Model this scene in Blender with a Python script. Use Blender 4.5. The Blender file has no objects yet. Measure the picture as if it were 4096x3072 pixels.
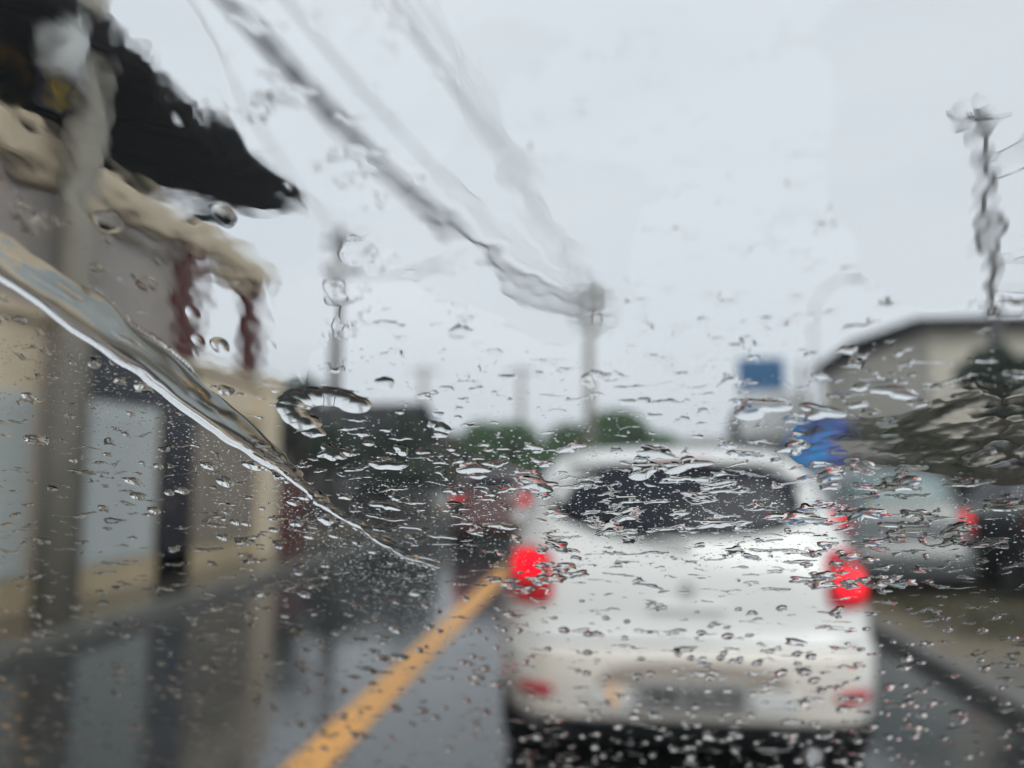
import bpy, bmesh, math, random
import numpy as np
from mathutils import Vector, Matrix

random.seed(7)
rng = np.random.RandomState(11)
sc = bpy.context.scene
C = sc.collection
R = math.radians

# ------------------------------------------------------------------ camera, light, exposure
cam_d = bpy.data.cameras.new('camera')
cam = bpy.data.objects.new('camera', cam_d)
C.objects.link(cam)
cam.location = (0, 0, 1.42)
cam.rotation_euler = (R(90 + 6.656), 0, R(6.578))
cam_d.sensor_width = 36
cam_d.lens = 27.2
cam_d.clip_start = 0.01
cam_d.clip_end = 2000
cam_d.dof.use_dof = True
cam_d.dof.focus_distance = 0.205
cam_d.dof.aperture_fstop = 5.8
sc.camera = cam

world = bpy.data.worlds.new('World')
sc.world = world
world.use_nodes = True
wn, wl = world.node_tree.nodes, world.node_tree.links
wn.clear()
wout = wn.new('ShaderNodeOutputWorld')
wbg = wn.new('ShaderNodeBackground')
sky = wn.new('ShaderNodeTexSky')
sky.sky_type = 'NISHITA'
sky.sun_disc = False
sky.sun_elevation = R(42)
sky.sun_rotation = R(144)
sky.air_density = 1.0
sky.dust_density = 4.0
tc = wn.new('ShaderNodeTexCoord')
mp = wn.new('ShaderNodeMapping')
mp.inputs['Scale'].default_value = (1.2, 1.2, 3.0)
nz = wn.new('ShaderNodeTexNoise')
nz.inputs['Scale'].default_value = 1.6
nz.inputs['Detail'].default_value = 3
nz.inputs['Distortion'].default_value = 0.4
cr = wn.new('ShaderNodeValToRGB')
cr.color_ramp.elements[0].position = 0.3
cr.color_ramp.elements[0].color = (6.95, 7.28, 7.8, 1)
cr.color_ramp.elements[1].position = 0.72
cr.color_ramp.elements[1].color = (7.95, 8.2, 8.75, 1)
mixs = wn.new('ShaderNodeMix')
mixs.data_type = 'RGBA'
mixs.inputs[0].default_value = 0.93          # thick cloud over the clear sky
wl.new(tc.outputs['Generated'], mp.inputs['Vector'])
wl.new(mp.outputs['Vector'], nz.inputs['Vector'])
wl.new(nz.outputs['Fac'], cr.inputs['Fac'])
wl.new(sky.outputs['Color'], mixs.inputs[6])
wl.new(cr.outputs['Color'], mixs.inputs[7])
wl.new(mixs.outputs[2], wbg.inputs['Color'])
wbg.inputs['Strength'].default_value = 0.094
wl.new(wbg.outputs[0], wout.inputs[0])

sun_d = bpy.data.lights.new('sun', 'SUN')
sun_d.energy = 1.4
sun_d.angle = R(40)
sun_d.color = (1, 0.97, 0.92)
sun = bpy.data.objects.new('sun', sun_d)
sun.rotation_euler = (R(48), 0, R(36))
C.objects.link(sun)

sc.view_settings.view_transform = 'Standard'
sc.view_settings.look = 'None'
sc.view_settings.exposure = 0.22
sc.view_settings.gamma = 1
sc.render.engine = 'CYCLES'
sc.cycles.use_denoising = True
sc.cycles.max_bounces = 14
sc.cycles.transmission_bounces = 10
sc.cycles.glossy_bounces = 5
sc.cycles.diffuse_bounces = 3
sc.cycles.transparent_max_bounces = 12
sc.cycles.caustics_reflective = False
sc.cycles.caustics_refractive = False
sc.cycles.sample_clamp_indirect = 6


# ------------------------------------------------------------------ materials
def mat(name, col, rough=0.6, metal=0.0, var=0.12, scale=4.0, bump=0.0, spec=0.5, coat=0.0, stain=None, emit=None, es=0.0, rvar=0.0):
    m = bpy.data.materials.new(name)
    m.use_nodes = True
    n, l = m.node_tree.nodes, m.node_tree.links
    b = n['Principled BSDF']
    b.inputs['Roughness'].default_value = rough
    b.inputs['Metallic'].default_value = metal
    b.inputs['Specular IOR Level'].default_value = spec
    b.inputs['Coat Weight'].default_value = coat
    b.inputs['Coat Roughness'].default_value = 0.04
    t = n.new('ShaderNodeTexCoord')
    z = n.new('ShaderNodeTexNoise')
    z.inputs['Scale'].default_value = scale
    z.inputs['Detail'].default_value = 6
    l.new(t.outputs['Object'], z.inputs['Vector'])
    r = n.new('ShaderNodeValToRGB')
    r.color_ramp.elements[0].position = 0.3
    r.color_ramp.elements[1].position = 0.7
    lo = [max(0, c * (1 - var)) for c in col] if stain is None else list(stain)
    r.color_ramp.elements[0].color = (*lo, 1)
    r.color_ramp.elements[1].color = (*[min(1, c * (1 + var)) for c in col], 1)
    l.new(z.outputs['Fac'], r.inputs['Fac'])
    l.new(r.outputs['Color'], b.inputs['Base Color'])
    if rvar:
        mr = n.new('ShaderNodeMapRange')
        mr.inputs['To Min'].default_value = max(0.02, rough - rvar)
        mr.inputs['To Max'].default_value = rough + rvar
        mr.inputs['From Min'].default_value = 0.35
        mr.inputs['From Max'].default_value = 0.65
        l.new(z.outputs['Fac'], mr.inputs['Value'])
        l.new(mr.outputs[0], b.inputs['Roughness'])
    if bump:
        z2 = n.new('ShaderNodeTexNoise')
        z2.inputs['Scale'].default_value = scale * 14
        z2.inputs['Detail'].default_value = 4
        l.new(t.outputs['Object'], z2.inputs['Vector'])
        bp = n.new('ShaderNodeBump')
        bp.inputs['Strength'].default_value = bump
        bp.inputs['Distance'].default_value = 0.01
        l.new(z2.outputs['Fac'], bp.inputs['Height'])
        l.new(bp.outputs[0], b.inputs['Normal'])
    if emit:
        b.inputs['Emission Color'].default_value = (*emit, 1)
        b.inputs['Emission Strength'].default_value = es
    return m


M = dict(
    asphalt=mat('wet_asphalt', (0.030, 0.032, 0.034), 0.12, var=0.3, scale=1.3, bump=0.07, rvar=0.06, spec=0.95),
    line=mat('yellow_road_paint', (0.80, 0.37, 0.07), 0.4, var=0.1, scale=7, stain=(0.62, 0.30, 0.07), bump=0.05),
    pave=mat('wet_concrete', (0.06, 0.056, 0.048), 0.12, var=0.25, scale=1.5, bump=0.06, rvar=0.07, spec=0.9),
    driveway=mat('driveway_concrete', (0.15, 0.14, 0.12), 0.3, var=0.2, scale=1.2, bump=0.06, rvar=0.08),
    kerb=mat('kerb_concrete', (0.12, 0.12, 0.11), 0.3, var=0.2, scale=3),
    gutter=mat('wet_gutter_shade', (0.02, 0.02, 0.02), 0.35, var=0.3, scale=6, spec=0.2),
    dirt=mat('wet_earth', (0.15, 0.115, 0.075), 0.55, var=0.3, scale=1.6, stain=(0.09, 0.078, 0.05), bump=0.3),
    grass=mat('grass', (0.075, 0.072, 0.04), 0.6, var=0.4, scale=9),
    beige=mat('beige_plaster', (0.64, 0.54, 0.40), 0.7, var=0.08, scale=2.5, bump=0.05),
    plinth=mat('beige_plinth', (0.42, 0.34, 0.22), 0.6, var=0.15, scale=3),
    cream=mat('cream_plaster', (0.60, 0.56, 0.48), 0.8, var=0.12, scale=1.2, bump=0.05),
    blueshut=mat('pale_blue_shutter', (0.46, 0.50, 0.505), 0.45, var=0.06, scale=2),
    black=mat('black_paint', (0.010, 0.012, 0.020), 0.35, var=0.3, scale=3),
    taupe=mat('taupe_board', (0.22, 0.19, 0.155), 0.6, var=0.2, scale=1.5),
    taupelight=mat('grey_taupe_plaster', (0.31, 0.28, 0.262), 0.7, var=0.12, scale=1.2),
    brown=mat('brown_wood', (0.16, 0.10, 0.07), 0.5, var=0.25, scale=3),
    maroon=mat('maroon_paint', (0.085, 0.019, 0.015), 0.45, var=0.15, scale=4),
    roof=mat('dark_roof', (0.012, 0.011, 0.012), 0.8, var=0.4, scale=5, bump=0.2, spec=0.2),
    soffit=mat('grey_soffit', (0.30, 0.27, 0.26), 0.8, var=0.1, scale=2),
    teal=mat('teal_paint', (0.02, 0.08, 0.11), 0.6),
    concrete=mat('pole_concrete', (0.25, 0.235, 0.20), 0.7, var=0.18, scale=3, bump=0.15),
    darkpole=mat('dark_pole', (0.10, 0.10, 0.10), 0.6, var=0.2, scale=3),
    insul=mat('porcelain', (0.55, 0.53, 0.48), 0.25),
    transf=mat('grey_metal_paint', (0.46, 0.48, 0.49), 0.4, var=0.08),
    yellow=mat('yellow_sign', (0.75, 0.50, 0.03), 0.5),
    cable=mat('black_cable', (0.022, 0.022, 0.025), 0.5),
    white=mat('white_board', (0.72, 0.74, 0.75), 0.5, var=0.08, scale=2),
    blue=mat('blue_board', (0.02, 0.12, 0.28), 0.4, var=0.15),
    bluecloth=mat('blue_cloth', (0.02, 0.20, 0.50), 0.6, var=0.15),
    purplecloth=mat('purple_cloth', (0.07, 0.12, 0.42), 0.6, var=0.15),
    greywall=mat('weathered_grey_wall', (0.13, 0.125, 0.12), 0.7, var=0.3, scale=1.0, bump=0.1),
    darkwall=mat('dark_stained_wall', (0.045, 0.042, 0.042), 0.7, var=0.3, scale=1.0),
    glassdark=mat('dark_window_glass', (0.018, 0.02, 0.028), 0.12, var=0.2, spec=0.18),
    leaf=mat('leaves', (0.04, 0.125, 0.022), 0.5, var=0.45, scale=3),
    leafd=mat('dark_leaves', (0.025, 0.05, 0.03), 0.5, var=0.5, scale=2.5),
    leafo=mat('olive_leaves', (0.085, 0.085, 0.035), 0.55, var=0.4, scale=3),
    bark=mat('bark', (0.09, 0.065, 0.045), 0.85, var=0.3, scale=8),
    rubber=mat('tyre_rubber', (0.015, 0.015, 0.015), 0.6),
    rim=mat('wheel_rim', (0.45, 0.46, 0.47), 0.3, metal=0.8),
    trim=mat('black_plastic', (0.012, 0.014, 0.018), 0.45, var=0.3),
    plate=mat('number_plate', (0.36, 0.36, 0.36), 0.4, var=0.1),
    platech=mat('plate_characters', (0.03, 0.03, 0.03), 0.5),
    chrome=mat('chrome', (0.6, 0.6, 0.62), 0.2, metal=1.0),
    redlit=mat('lit_red_lamp', (0.6, 0.005, 0.01), 0.2, emit=(1.0, 0.002, 0.018), es=1.15),
    reddull=mat('red_lamp_plastic', (0.38, 0.008, 0.02), 0.15, emit=(1.0, 0.01, 0.02), es=0.10),
    redunlit=mat('unlit_red_lamp', (0.12, 0.01, 0.012), 0.2),
    redref=mat('red_reflector', (0.60, 0.02, 0.05), 0.2),
    redfar=mat('lit_red_lamp_far', (0.6, 0.03, 0.03), 0.2, emit=(1.0, 0.05, 0.06), es=0.75),
    amber=mat('faint_amber', (0.80, 0.55, 0.38), 0.3, emit=(1.0, 0.55, 0.25), es=0.12),
    dash=mat('black_dashboard', (0.015, 0.015, 0.016), 0.8),
    ownpaint=mat('own_car_paint', (0.06, 0.065, 0.07), 0.15, coat=0.6),
)


def carpaint(name, col, metal=0.0, stain=None):
    return mat(name, col, 0.28, metal=metal, var=0.03, scale=1.2, coat=0.8, stain=stain)


# water and clear glass
wm = bpy.data.materials.new('rain_water')
wm.use_nodes = True
n, l = wm.node_tree.nodes, wm.node_tree.links
n.clear()
o = n.new('ShaderNodeOutputMaterial')
g = n.new('ShaderNodeBsdfGlass')
g.inputs['IOR'].default_value = 1.333
g.inputs['Roughness'].default_value = 0.0
g.inputs['Color'].default_value = (1, 1, 1, 1)
l.new(g.outputs[0], o.inputs[0])
M['water'] = wm
gm = bpy.data.materials.new('clear_windscreen_glass')
gm.use_nodes = True
n, l = gm.node_tree.nodes, gm.node_tree.links
n.clear()
o = n.new('ShaderNodeOutputMaterial')
g = n.new('ShaderNodeBsdfTransparent')
g.inputs['Color'].default_value = (0.965, 0.985, 0.98, 1)
l.new(g.outputs[0], o.inputs[0])
M['glass'] = gm


HAZE = 0.003


# ------------------------------------------------------------------ helpers
def link(o, parent=None):
    C.objects.link(o)
    if parent is not None:
        o.parent = parent
    return o


def obj(name, bm, m, parent=None, smooth=False, bevel=0.0):
    if bevel:
        bmesh.ops.bevel(bm, geom=bm.edges[:], offset=bevel, segments=1, affect='EDGES', clamp_overlap=True)
    me = bpy.data.meshes.new(name)
    bm.to_mesh(me)
    bm.free()
    ms = m if isinstance(m, (list, tuple)) else [m]
    for x in ms:
        me.materials.append(x if not isinstance(x, str) else M[x])
    if smooth:
        me.polygons.foreach_set('use_smooth', [True] * len(me.polygons))
    return link(bpy.data.objects.new(name, me), parent)


def mesh_np(name, verts, faces, m, parent=None, smooth=True):
    me = bpy.data.meshes.new(name)
    me.from_pydata([tuple(v) for v in verts], [], [tuple(f) for f in faces])
    me.materials.append(M[m] if isinstance(m, str) else m)
    if smooth:
        me.polygons.foreach_set('use_smooth', [True] * len(me.polygons))
    me.update()
    return link(bpy.data.objects.new(name, me), parent)


def thing(name, label, cat, loc=(0, 0, 0), rotz=0.0, group=None):
    o = bpy.data.objects.new(name, None)
    o.empty_display_size = 0.1
    C.objects.link(o)
    o.location = loc
    o.rotation_euler = (0, 0, rotz)
    tag(o, label, cat, group)
    return o


def tag(o, label, cat, group=None, kind=None):
    o['label'] = label
    o['category'] = cat
    if group:
        o['group'] = group
    if kind:
        o['kind'] = kind
    return o


def struct(o, label=None):
    o['kind'] = 'structure'
    if label:
        o['label'] = label
    return o


def box(bm, x0, x1, y0, y1, z0, z1):
    r = bmesh.ops.create_cube(bm, size=1.0)
    for v in r['verts']:
        v.co = Vector(((x0 + x1) / 2 + v.co.x * (x1 - x0), (y0 + y1) / 2 + v.co.y * (y1 - y0), (z0 + z1) / 2 + v.co.z * (z1 - z0)))
    return bm


def bx(*a):
    return box(bmesh.new(), *a)


def tube(bm, pts, rad, seg=10, cap=True):
    pts = [Vector(p) for p in pts]
    if not isinstance(rad, (list, tuple)):
        rad = [rad] * len(pts)
    rings = []
    for i, p in enumerate(pts):
        d = (pts[min(i + 1, len(pts) - 1)] - pts[max(i - 1, 0)]).normalized()
        a = Vector((0, 0, 1)) if abs(d.z) < 0.9 else Vector((1, 0, 0))
        u = d.cross(a).normalized()
        w = d.cross(u)
        rings.append([bm.verts.new(p + (u * math.cos(2 * math.pi * k / seg) + w * math.sin(2 * math.pi * k / seg)) * rad[i]) for k in range(seg)])
    for a, b in zip(rings, rings[1:]):
        for k in range(seg):
            bm.faces.new((a[k], a[(k + 1) % seg], b[(k + 1) % seg], b[k]))
    if cap:
        bm.faces.new(rings[0][::-1])
        bm.faces.new(rings[-1])
    return bm


def tb(pts, rad, seg=10):
    return tube(bmesh.new(), pts, rad, seg)


# ------------------------------------------------------------------ rain haze
hm = bpy.data.materials.new('rain_haze')
hm.use_nodes = True
hn, hl = hm.node_tree.nodes, hm.node_tree.links
hn.clear()
ho = hn.new('ShaderNodeOutputMaterial')
hv = hn.new('ShaderNodeVolumePrincipled')
hv.inputs['Color'].default_value = (0.92, 0.95, 0.98, 1)
hv.inputs['Density'].default_value = HAZE
hv.inputs['Anisotropy'].default_value = 0.3
hl.new(hv.outputs[0], ho.inputs['Volume'])
M['haze'] = hm
hz = obj('haze', bx(-90, 90, -40, 120, -1.1, 14), 'haze')
hz['kind'] = 'stuff'


# ------------------------------------------------------------------ ground
def sheet(name, x0, x1, y0, y1, z, m, nx=1, ny=1):
    bm = bmesh.new()
    vs = [[bm.verts.new((x0 + (x1 - x0) * i / nx, y0 + (y1 - y0) * j / ny, z)) for i in range(nx + 1)] for j in range(ny + 1)]
    for j in range(ny):
        for i in range(nx):
            bm.faces.new((vs[j][i], vs[j][i + 1], vs[j + 1][i + 1], vs[j + 1][i]))
    return obj(name, bm, m)


struct(sheet('ground', -88, 88, -38, 118, -0.02, 'dirt'))
struct(sheet('road', -4.45, 2.22, -20, 38, 0.0, 'asphalt'))
struct(sheet('road_marking', -1.56, -1.33, -20, 34, 0.004, 'line'))
struct(obj('kerb', bx(-4.6, -4.45, -20, 38, -0.05, 0.13), 'kerb', bevel=0.015))
struct(obj('pavement', bx(-5.62, -4.602, -20, 38, -0.05, 0.115), 'pave'))
struct(sheet('gutter', 2.22, 2.38, -20, 38, -0.006, 'gutter'))  # flat gutter strip with the kerb's shadow put into its black colour
struct(obj('kerb', bx(2.38, 2.50, -20, 38, -0.05, 0.10), 'greywall', bevel=0.012))
struct(obj('driveway', bx(2.502, 8.0, -20, 6.15, -0.05, 0.085), 'driveway'))
# cross road at the far end where the street bends left
struct(sheet('road', -60, 2.22, 38.01, 44, 0.0, 'asphalt'))
# verge with humps
bm = bmesh.new()
nx, ny = 24, 120
vs = [[None] * (nx + 1) for _ in range(ny + 1)]
for j in range(ny + 1):
    for i in range(nx + 1):
        x, y = 2.503 + 4.2 * i / nx, 6.152 + 32 * j / ny
        vs[j][i] = bm.verts.new((x, y, 0.06 + 0.03 * math.sin(x * 3.1 + y * 1.7) * math.sin(y * 0.9) + random.uniform(-.008, .012)))
for j in range(ny):
    for i in range(nx):
        bm.faces.new((vs[j][i], vs[j][i + 1], vs[j + 1][i + 1], vs[j + 1][i]))
struct(obj('verge', bm, 'dirt', smooth=True))


def blades(name, x0, x1, y0, y1, z, num, h, m, label):
    V, Fc = [], []
    for k in range(num):
        x, y = random.uniform(x0, x1), random.uniform(y0, y1)
        a = random.uniform(0, math.pi)
        w, hh = 0.012, h * random.uniform(0.4, 1.2)
        lean = (random.uniform(-.5, .5) * hh, random.uniform(-.5, .5) * hh)
        i = len(V)
        V += [(x - w * math.cos(a), y - w * math.sin(a), z), (x + w * math.cos(a), y + w * math.sin(a), z), (x + lean[0], y + lean[1], z + hh)]
        Fc.append((i, i + 1, i + 2))
    o = mesh_np(name, V, Fc, m, smooth=False)
    return tag(o, label, 'grass', kind='stuff')


blades('grass', 3.0, 6.6, 6.9, 20, 0.06, 16000, 0.13, 'grass', 'short wet grass along the verge under the parked cars')


# ------------------------------------------------------------------ left building (open upper terrace, dark roof)
B = thing('terrace_building', 'beige shop building on the left with maroon terrace posts under a dark roof', 'building', (-5.6, 5, 0))


def w(name, bm, m, parent=B, **k):
    for v in bm.verts:
        v.co -= Vector((-5.6, 5, 0)) if parent is B else Vector((0, 0, 0))
    o = obj(name, bm, m, parent, **k)
    return o


w('wall', bx(-5.85, -5.60, -3, 12.80, 0, 2.95), 'beige')
w('wall', bx(-9.5, -5.85, 12.55, 12.80, 0, 2.95), 'beige')
w('plinth', bx(-5.60, -5.56, -3, 12.82, 0, 0.42), 'plinth')


def shutter(y0, y1, z0, z1):
    f = w('shutter', bx(-5.60, -5.575, y0, y1, z0, z1), 'blueshut')
    me = None
    n_ = int((z1 - z0 - 0.08) / 0.105)
    for k in range(n_):
        za = z0 + 0.04 + k * 0.105
        if me is None:
            s = obj('slat', bx(0.025, 0.045, y0 + 0.03 - 5, y1 - 0.03 - 5, 0, 0.095), 'blueshut', f, bevel=0.006)
            me = s.data
        else:
            s = link(bpy.data.objects.new('slat', me), f)
        s.location = (0, 0, za)
    return f


shutter(3.2, 5.0, 0.43, 2.22)
shutter(5.3, 7.05, 0.43, 2.22)
shutter(7.72, 9.22, 0.43, 2.24)
w('pilaster', bx(-5.60, -5.54, 7.15, 7.62, 0, 2.93), 'soffit', bevel=0.008)
w('sign_board', bx(-5.60, -5.55, 7.9, 10.12, 2.25, 2.93), 'black', bevel=0.01)
d = w('door', bx(-5.60, -5.56, 9.30, 10.12, 0.0, 2.22), 'black')
obj('handle', bx(0.04, 0.08, 4.42, 4.45, 0.95, 1.15), 'chrome', d)
for y0, y1 in ((10.2, 10.78), (10.84, 11.42), (11.48, 12.06)):
    w('panel', bx(-5.60, -5.56, y0, y1, 0.43, 2.2), 'taupe', bevel=0.01)
w('panel', bx(-5.60, -5.565, 10.2, 12.06, 0.06, 0.43), 'brown', bevel=0.006)
w('lintel', bx(-5.60, -5.54, 10.14, 12.1, 2.22, 2.36), 'plinth')
w('pilaster', bx(-5.60, -5.50, 12.15, 12.80, 0, 2.93), 'beige', bevel=0.01)
w('terrace_floor', bx(-7.8, -5.53, -3, 12.83, 2.953, 3.08), 'beige', bevel=0.01)
w('back_wall', bx(-7.9, -7.7, -3, 9.95, 3.082, 6.05), 'taupe')
for a_, b_ in ((-2.9, 1.24), (1.56, 5.24), (5.56, 7.29), (7.61, 9.64)):
    w('infill_panel', bx(-5.68, -5.62, a_, b_, 3.085, 4.425), 'taupelight', bevel=0.01)
w('ceiling', bx(-7.698, -5.78, -3, 9.95, 4.44, 4.5), 'soffit')
for y in (1.4, 5.4, 7.45, 9.80, 11.72):
    w('post', bx(-5.72, -5.46, y - 0.15, y + 0.15, 3.082, 4.43), 'maroon', bevel=0.015)
for a, b in ((-2.9, 1.4), (1.41, 5.4), (5.41, 7.45), (7.46, 9.80), (9.81, 12.05)):
    bm = bmesh.new()
    # gutter beam with a rounded top edge
    prof = [(-5.76, 4.435), (-5.50, 4.435), (-5.44, 4.52), (-5.42, 4.70), (-5.46, 4.84), (-5.56, 4.90), (-5.76, 4.90)]
    e0 = [bm.verts.new((x, a, z)) for x, z in prof]
    e1 = [bm.verts.new((x, b, z)) for x, z in prof]
    for k in range(len(prof)):
        q = (k + 1) % len(prof)
        bm.faces.new((e0[k], e1[k], e1[q], e0[q]))
    bm.faces.new(e0)
    bm.faces.new(e1[::-1])
    bmesh.ops.recalc_face_normals(bm, faces=bm.faces[:])
    w('fascia_beam', bm, 'beige')
# roof: sloping slab, rafters, eave board, tile rows
bm = bmesh.new()
for (xa, za), (xb, zb) in (((-4.9, 5.68), (-12.0, 6.95)),):
    q = [bm.verts.new(p) for p in ((xa, -3, za), (xa, 11.85, za), (xb, 11.0, zb), (xb, -3, zb))]
    q2 = [bm.verts.new((v.co.x, v.co.y, v.co.z + 0.12)) for v in q]
    bm.faces.new(q)
    bm.faces.new(q2[::-1])
    for k in range(4):
        bm.faces.new((q[k], q2[k], q2[(k + 1) % 4], q[(k + 1) % 4]))
bmesh.ops.recalc_face_normals(bm, faces=bm.faces[:])
rf = w('roof', bm, 'roof')
rafter = None
for k in range(20):
    y = -2.6 + k * 0.74
    bm = bmesh.new()
    v = [(-4.98, y, 5.695), (-4.98, y + 0.07, 5.695), (-11.5, y + 0.07, 6.86), (-11.5, y, 6.86)]
    top = [bm.verts.new(p) for p in v]
    bot = [bm.verts.new((p[0], p[1], p[2] - 0.13)) for p in v]
    bm.faces.new(top)
    bm.faces.new(bot[::-1])
    for q in range(4):
        bm.faces.new((top[q], bot[q], bot[(q + 1) % 4], top[(q + 1) % 4]))
    for vv in bm.verts:
        vv.co -= Vector((-5.6, 5, 0))
    obj('rafter', bm, 'roof', rf)
# barrel tile ends along the eave
me = None
for k in range(74):
    y = -2.9 + k * 0.198
    if me is None:
        t = obj('tile', tube(bmesh.new(), [(0, 0, 0), (-1.2, 0, 0.215)], 0.085, 8), 'roof', rf, smooth=True)
        me = t.data
    else:
        t = link(bpy.data.objects.new('tile', me), rf)
    t.location = (-4.82 + 5.6 + random.uniform(-.06, .05), y - 5, 5.82 + random.uniform(-.035, .03))
w('roof_post', bx(-7.88, -7.72, 11.3, 11.46, 3.082, 6.1), 'maroon')
w('gutter_end', bx(-6.6, -5.9, 11.2, 11.6, 5.45, 5.62), 'teal', bevel=0.02)

s = thing('hanging_sign', 'small yellow sign hanging in the dark under the roof eave', 'sign', (-5.2, 6.6, 5.1))
bm = bmesh.new()
for k in range(12):
    a = k * math.pi / 6
    box(bm, -0.01, 0.01, 0.13 * math.cos(a) - 0.045, 0.13 * math.cos(a) + 0.045, 0.13 * math.sin(a) + 0.05, 0.13 * math.sin(a) + 0.14)
obj('emblem', bm, 'yellow', s)
obj('panel', bx(-0.03, -0.012, -0.28, 0.28, -0.14, 0.33), 'black', s)
obj('hanger', tb([(-0.02, -0.2, 0.33), (-0.02, -0.2, 0.52)], 0.01, 6), 'darkpole', s)
obj('hanger', tb([(-0.02, 0.2, 0.33), (-0.02, 0.2, 0.52)], 0.01, 6), 'darkpole', s)

# low gate and planting past the shop
gt = thing('garden_gate', 'low dark maroon gate beside the far end of the beige building', 'gate', (-5.6, 12.9, 0))
me = None
for k in range(9):
    if me is None:
        p = obj('board', bx(-0.02, 0.02, 0, 0.15, 0.05, 1.25), 'maroon', gt, bevel=0.005)
        me = p.data
    else:
        p = link(bpy.data.objects.new('board', me), gt)
    p.location = (0, k * 0.165, 0)
obj('rail', bx(-0.05, -0.021, 0, 1.5, 0.3, 0.38), 'maroon', gt)
obj('rail', bx(-0.05, -0.021, 0, 1.5, 0.95, 1.03), 'maroon', gt)


# ------------------------------------------------------------------ poles and cables
def pole(x, y, h, r0, r1, label, group, m='concrete', arms=1, transf=False, armlen=0.9, rot=0.0):
    t = thing('utility_pole', label, 'pole', (x, y, 0), rot, group)
    obj('shaft', tb([(0, 0, 0), (0, 0, h * 0.5), (0, 0, h)], [r0, (r0 + r1) / 2, r1], 14), m, t, smooth=True)
    for k in range(arms):
        z = h - 0.25 - k * 0.75
        a = obj('crossarm', bx(-armlen, armlen, r1, r1 + 0.10, z - 0.05, z + 0.05), 'darkpole', t, bevel=0.008)
        for q in (-0.9, -0.45, 0.45, 0.9):
            bm = tube(bmesh.new(), [(q * armlen, r1 + 0.05, z + 0.05), (q * armlen, r1 + 0.05, z + 0.11), (q * armlen, r1 + 0.05, z + 0.13), (q * armlen, r1 + 0.05, z + 0.2)], [0.02, 0.02, 0.05, 0.035], 8)
            obj('insulator', bm, 'insul', a, smooth=True)
    if transf:
        zt = transf
        bm = tube(bmesh.new(), [(0.05, -0.45, zt), (0.05, -0.45, zt + 0.04), (0.05, -0.45, zt + 0.75), (0.05, -0.45, zt + 0.80)], [0.20, 0.24, 0.24, 0.18], 16)
        tr = obj('transformer', bm, 'transf', t, smooth=True)
        for q in (-0.1, 0.1):
            obj('bushing', tb([(0.05 + q, -0.45, zt + 0.80), (0.05 + q, -0.45, zt + 0.95)], 0.03, 8), 'insul', tr, smooth=True)
        obj('bracket', bx(-0.03, 0.03, -0.25, -r1, zt + 0.3, zt + 0.38), 'darkpole', t)
    return t


def catenary(name, a, b, sag, r, label, strands=1, spread=0.06, n_=26, ties=False):
    t = thing(name, label, 'cable', a, 0, 'cables over the street')
    a, b = Vector(a), Vector(b)
    for s_ in range(strands):
        ph = s_ * 2.4
        pts = []
        for i in range(n_ + 1):
            f = i / n_
            p = a.lerp(b, f) - a
            p.z -= sag * 4 * f * (1 - f) * (1 + 0.05 * math.sin(ph))
            k = spread * (0.6 + 0.4 * math.sin(f * 23 + ph))
            p.x += k * math.cos(ph + f * 9)
            p.z += k * math.sin(ph + f * 9)
            pts.append(p)
        obj('strand', tube(bmesh.new(), pts, r, 6), 'cable', t, smooth=True)
    return t


pole(-5.18, 7.0, 8.6, 0.195, 0.165, 'thick concrete pole nearest the camera before the beige building', 'utility poles', transf=5.15, armlen=1.0)
pole(-0.40, 28.0, 8.2, 0.20, 0.15, 'slim pole rising over the green trees behind the white car', 'utility poles', 'concrete', 2, armlen=0.7)
pole(-6.75, 19.0, 7.75, 0.17, 0.13, 'pole beside the dark tree past the beige building', 'utility poles', 'darkpole', 2, armlen=0.6, transf=6.0)
pole(-10.5, 45.0, 7.8, 0.20, 0.16, 'faint far pole over the grey houses', 'utility poles', 'concrete', 1)
pole(-4.65, 45.0, 7.7, 0.20, 0.16, 'faint far pole over the left of the green trees', 'utility poles', 'concrete', 1)
rp = pole(6.32, 13.0, 7.45, 0.12, 0.085, 'thin dark pole standing before the cream house on the right', 'utility poles', 'darkpole', 1, armlen=0.28)
rp.rotation_euler = (0, R(-0.4), 0)

catenary('power_cable', (-5.0, 7.05, 7.6), (-0.42, 28, 7.55), 0.95, 0.017, 'thick bundle of black cables sagging from the near pole to the slim one', 8, 0.17, 60)
catenary('telephone_cable', (-4.9, 7.05, 8.45), (-0.42, 28, 7.95), 0.75, 0.010, 'thin wires just above the thick cable bundle', 2, 0.05)
catenary('overhead_wire', (-4.2, -3, 8.2), (-0.3, 28, 8.05), 0.25, 0.009, 'faint group of high wires right of the thick cable bundle', 6, 0.34)
catenary('span_wire', (-6.65, 19, 6.6), (-3.05, 15.9, 5.95), 0.15, 0.010, 'short wires slanting from the pole by the dark tree up to the thick bundle', 3, 0.06)
catenary('service_wire', (-5.1, 7.2, 7.9), (-6.7, 19, 7.4), 0.35, 0.008, 'fine wires running from the near pole to the one by the dark tree', 2, 0.05)
catenary('drop_wire', (6.35, 12.9, 6.4), (9.2, 8.0, 6.9), 0.15, 0.018, 'wire leaving the thin right pole towards the frame edge, upper one', 2, 0.06)
catenary('lower_drop_wire', (6.35, 12.9, 4.85), (9.4, 8.5, 4.6), 0.2, 0.010, 'wire leaving the thin right pole towards the frame edge, lower one', 2, 0.04)

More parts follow.
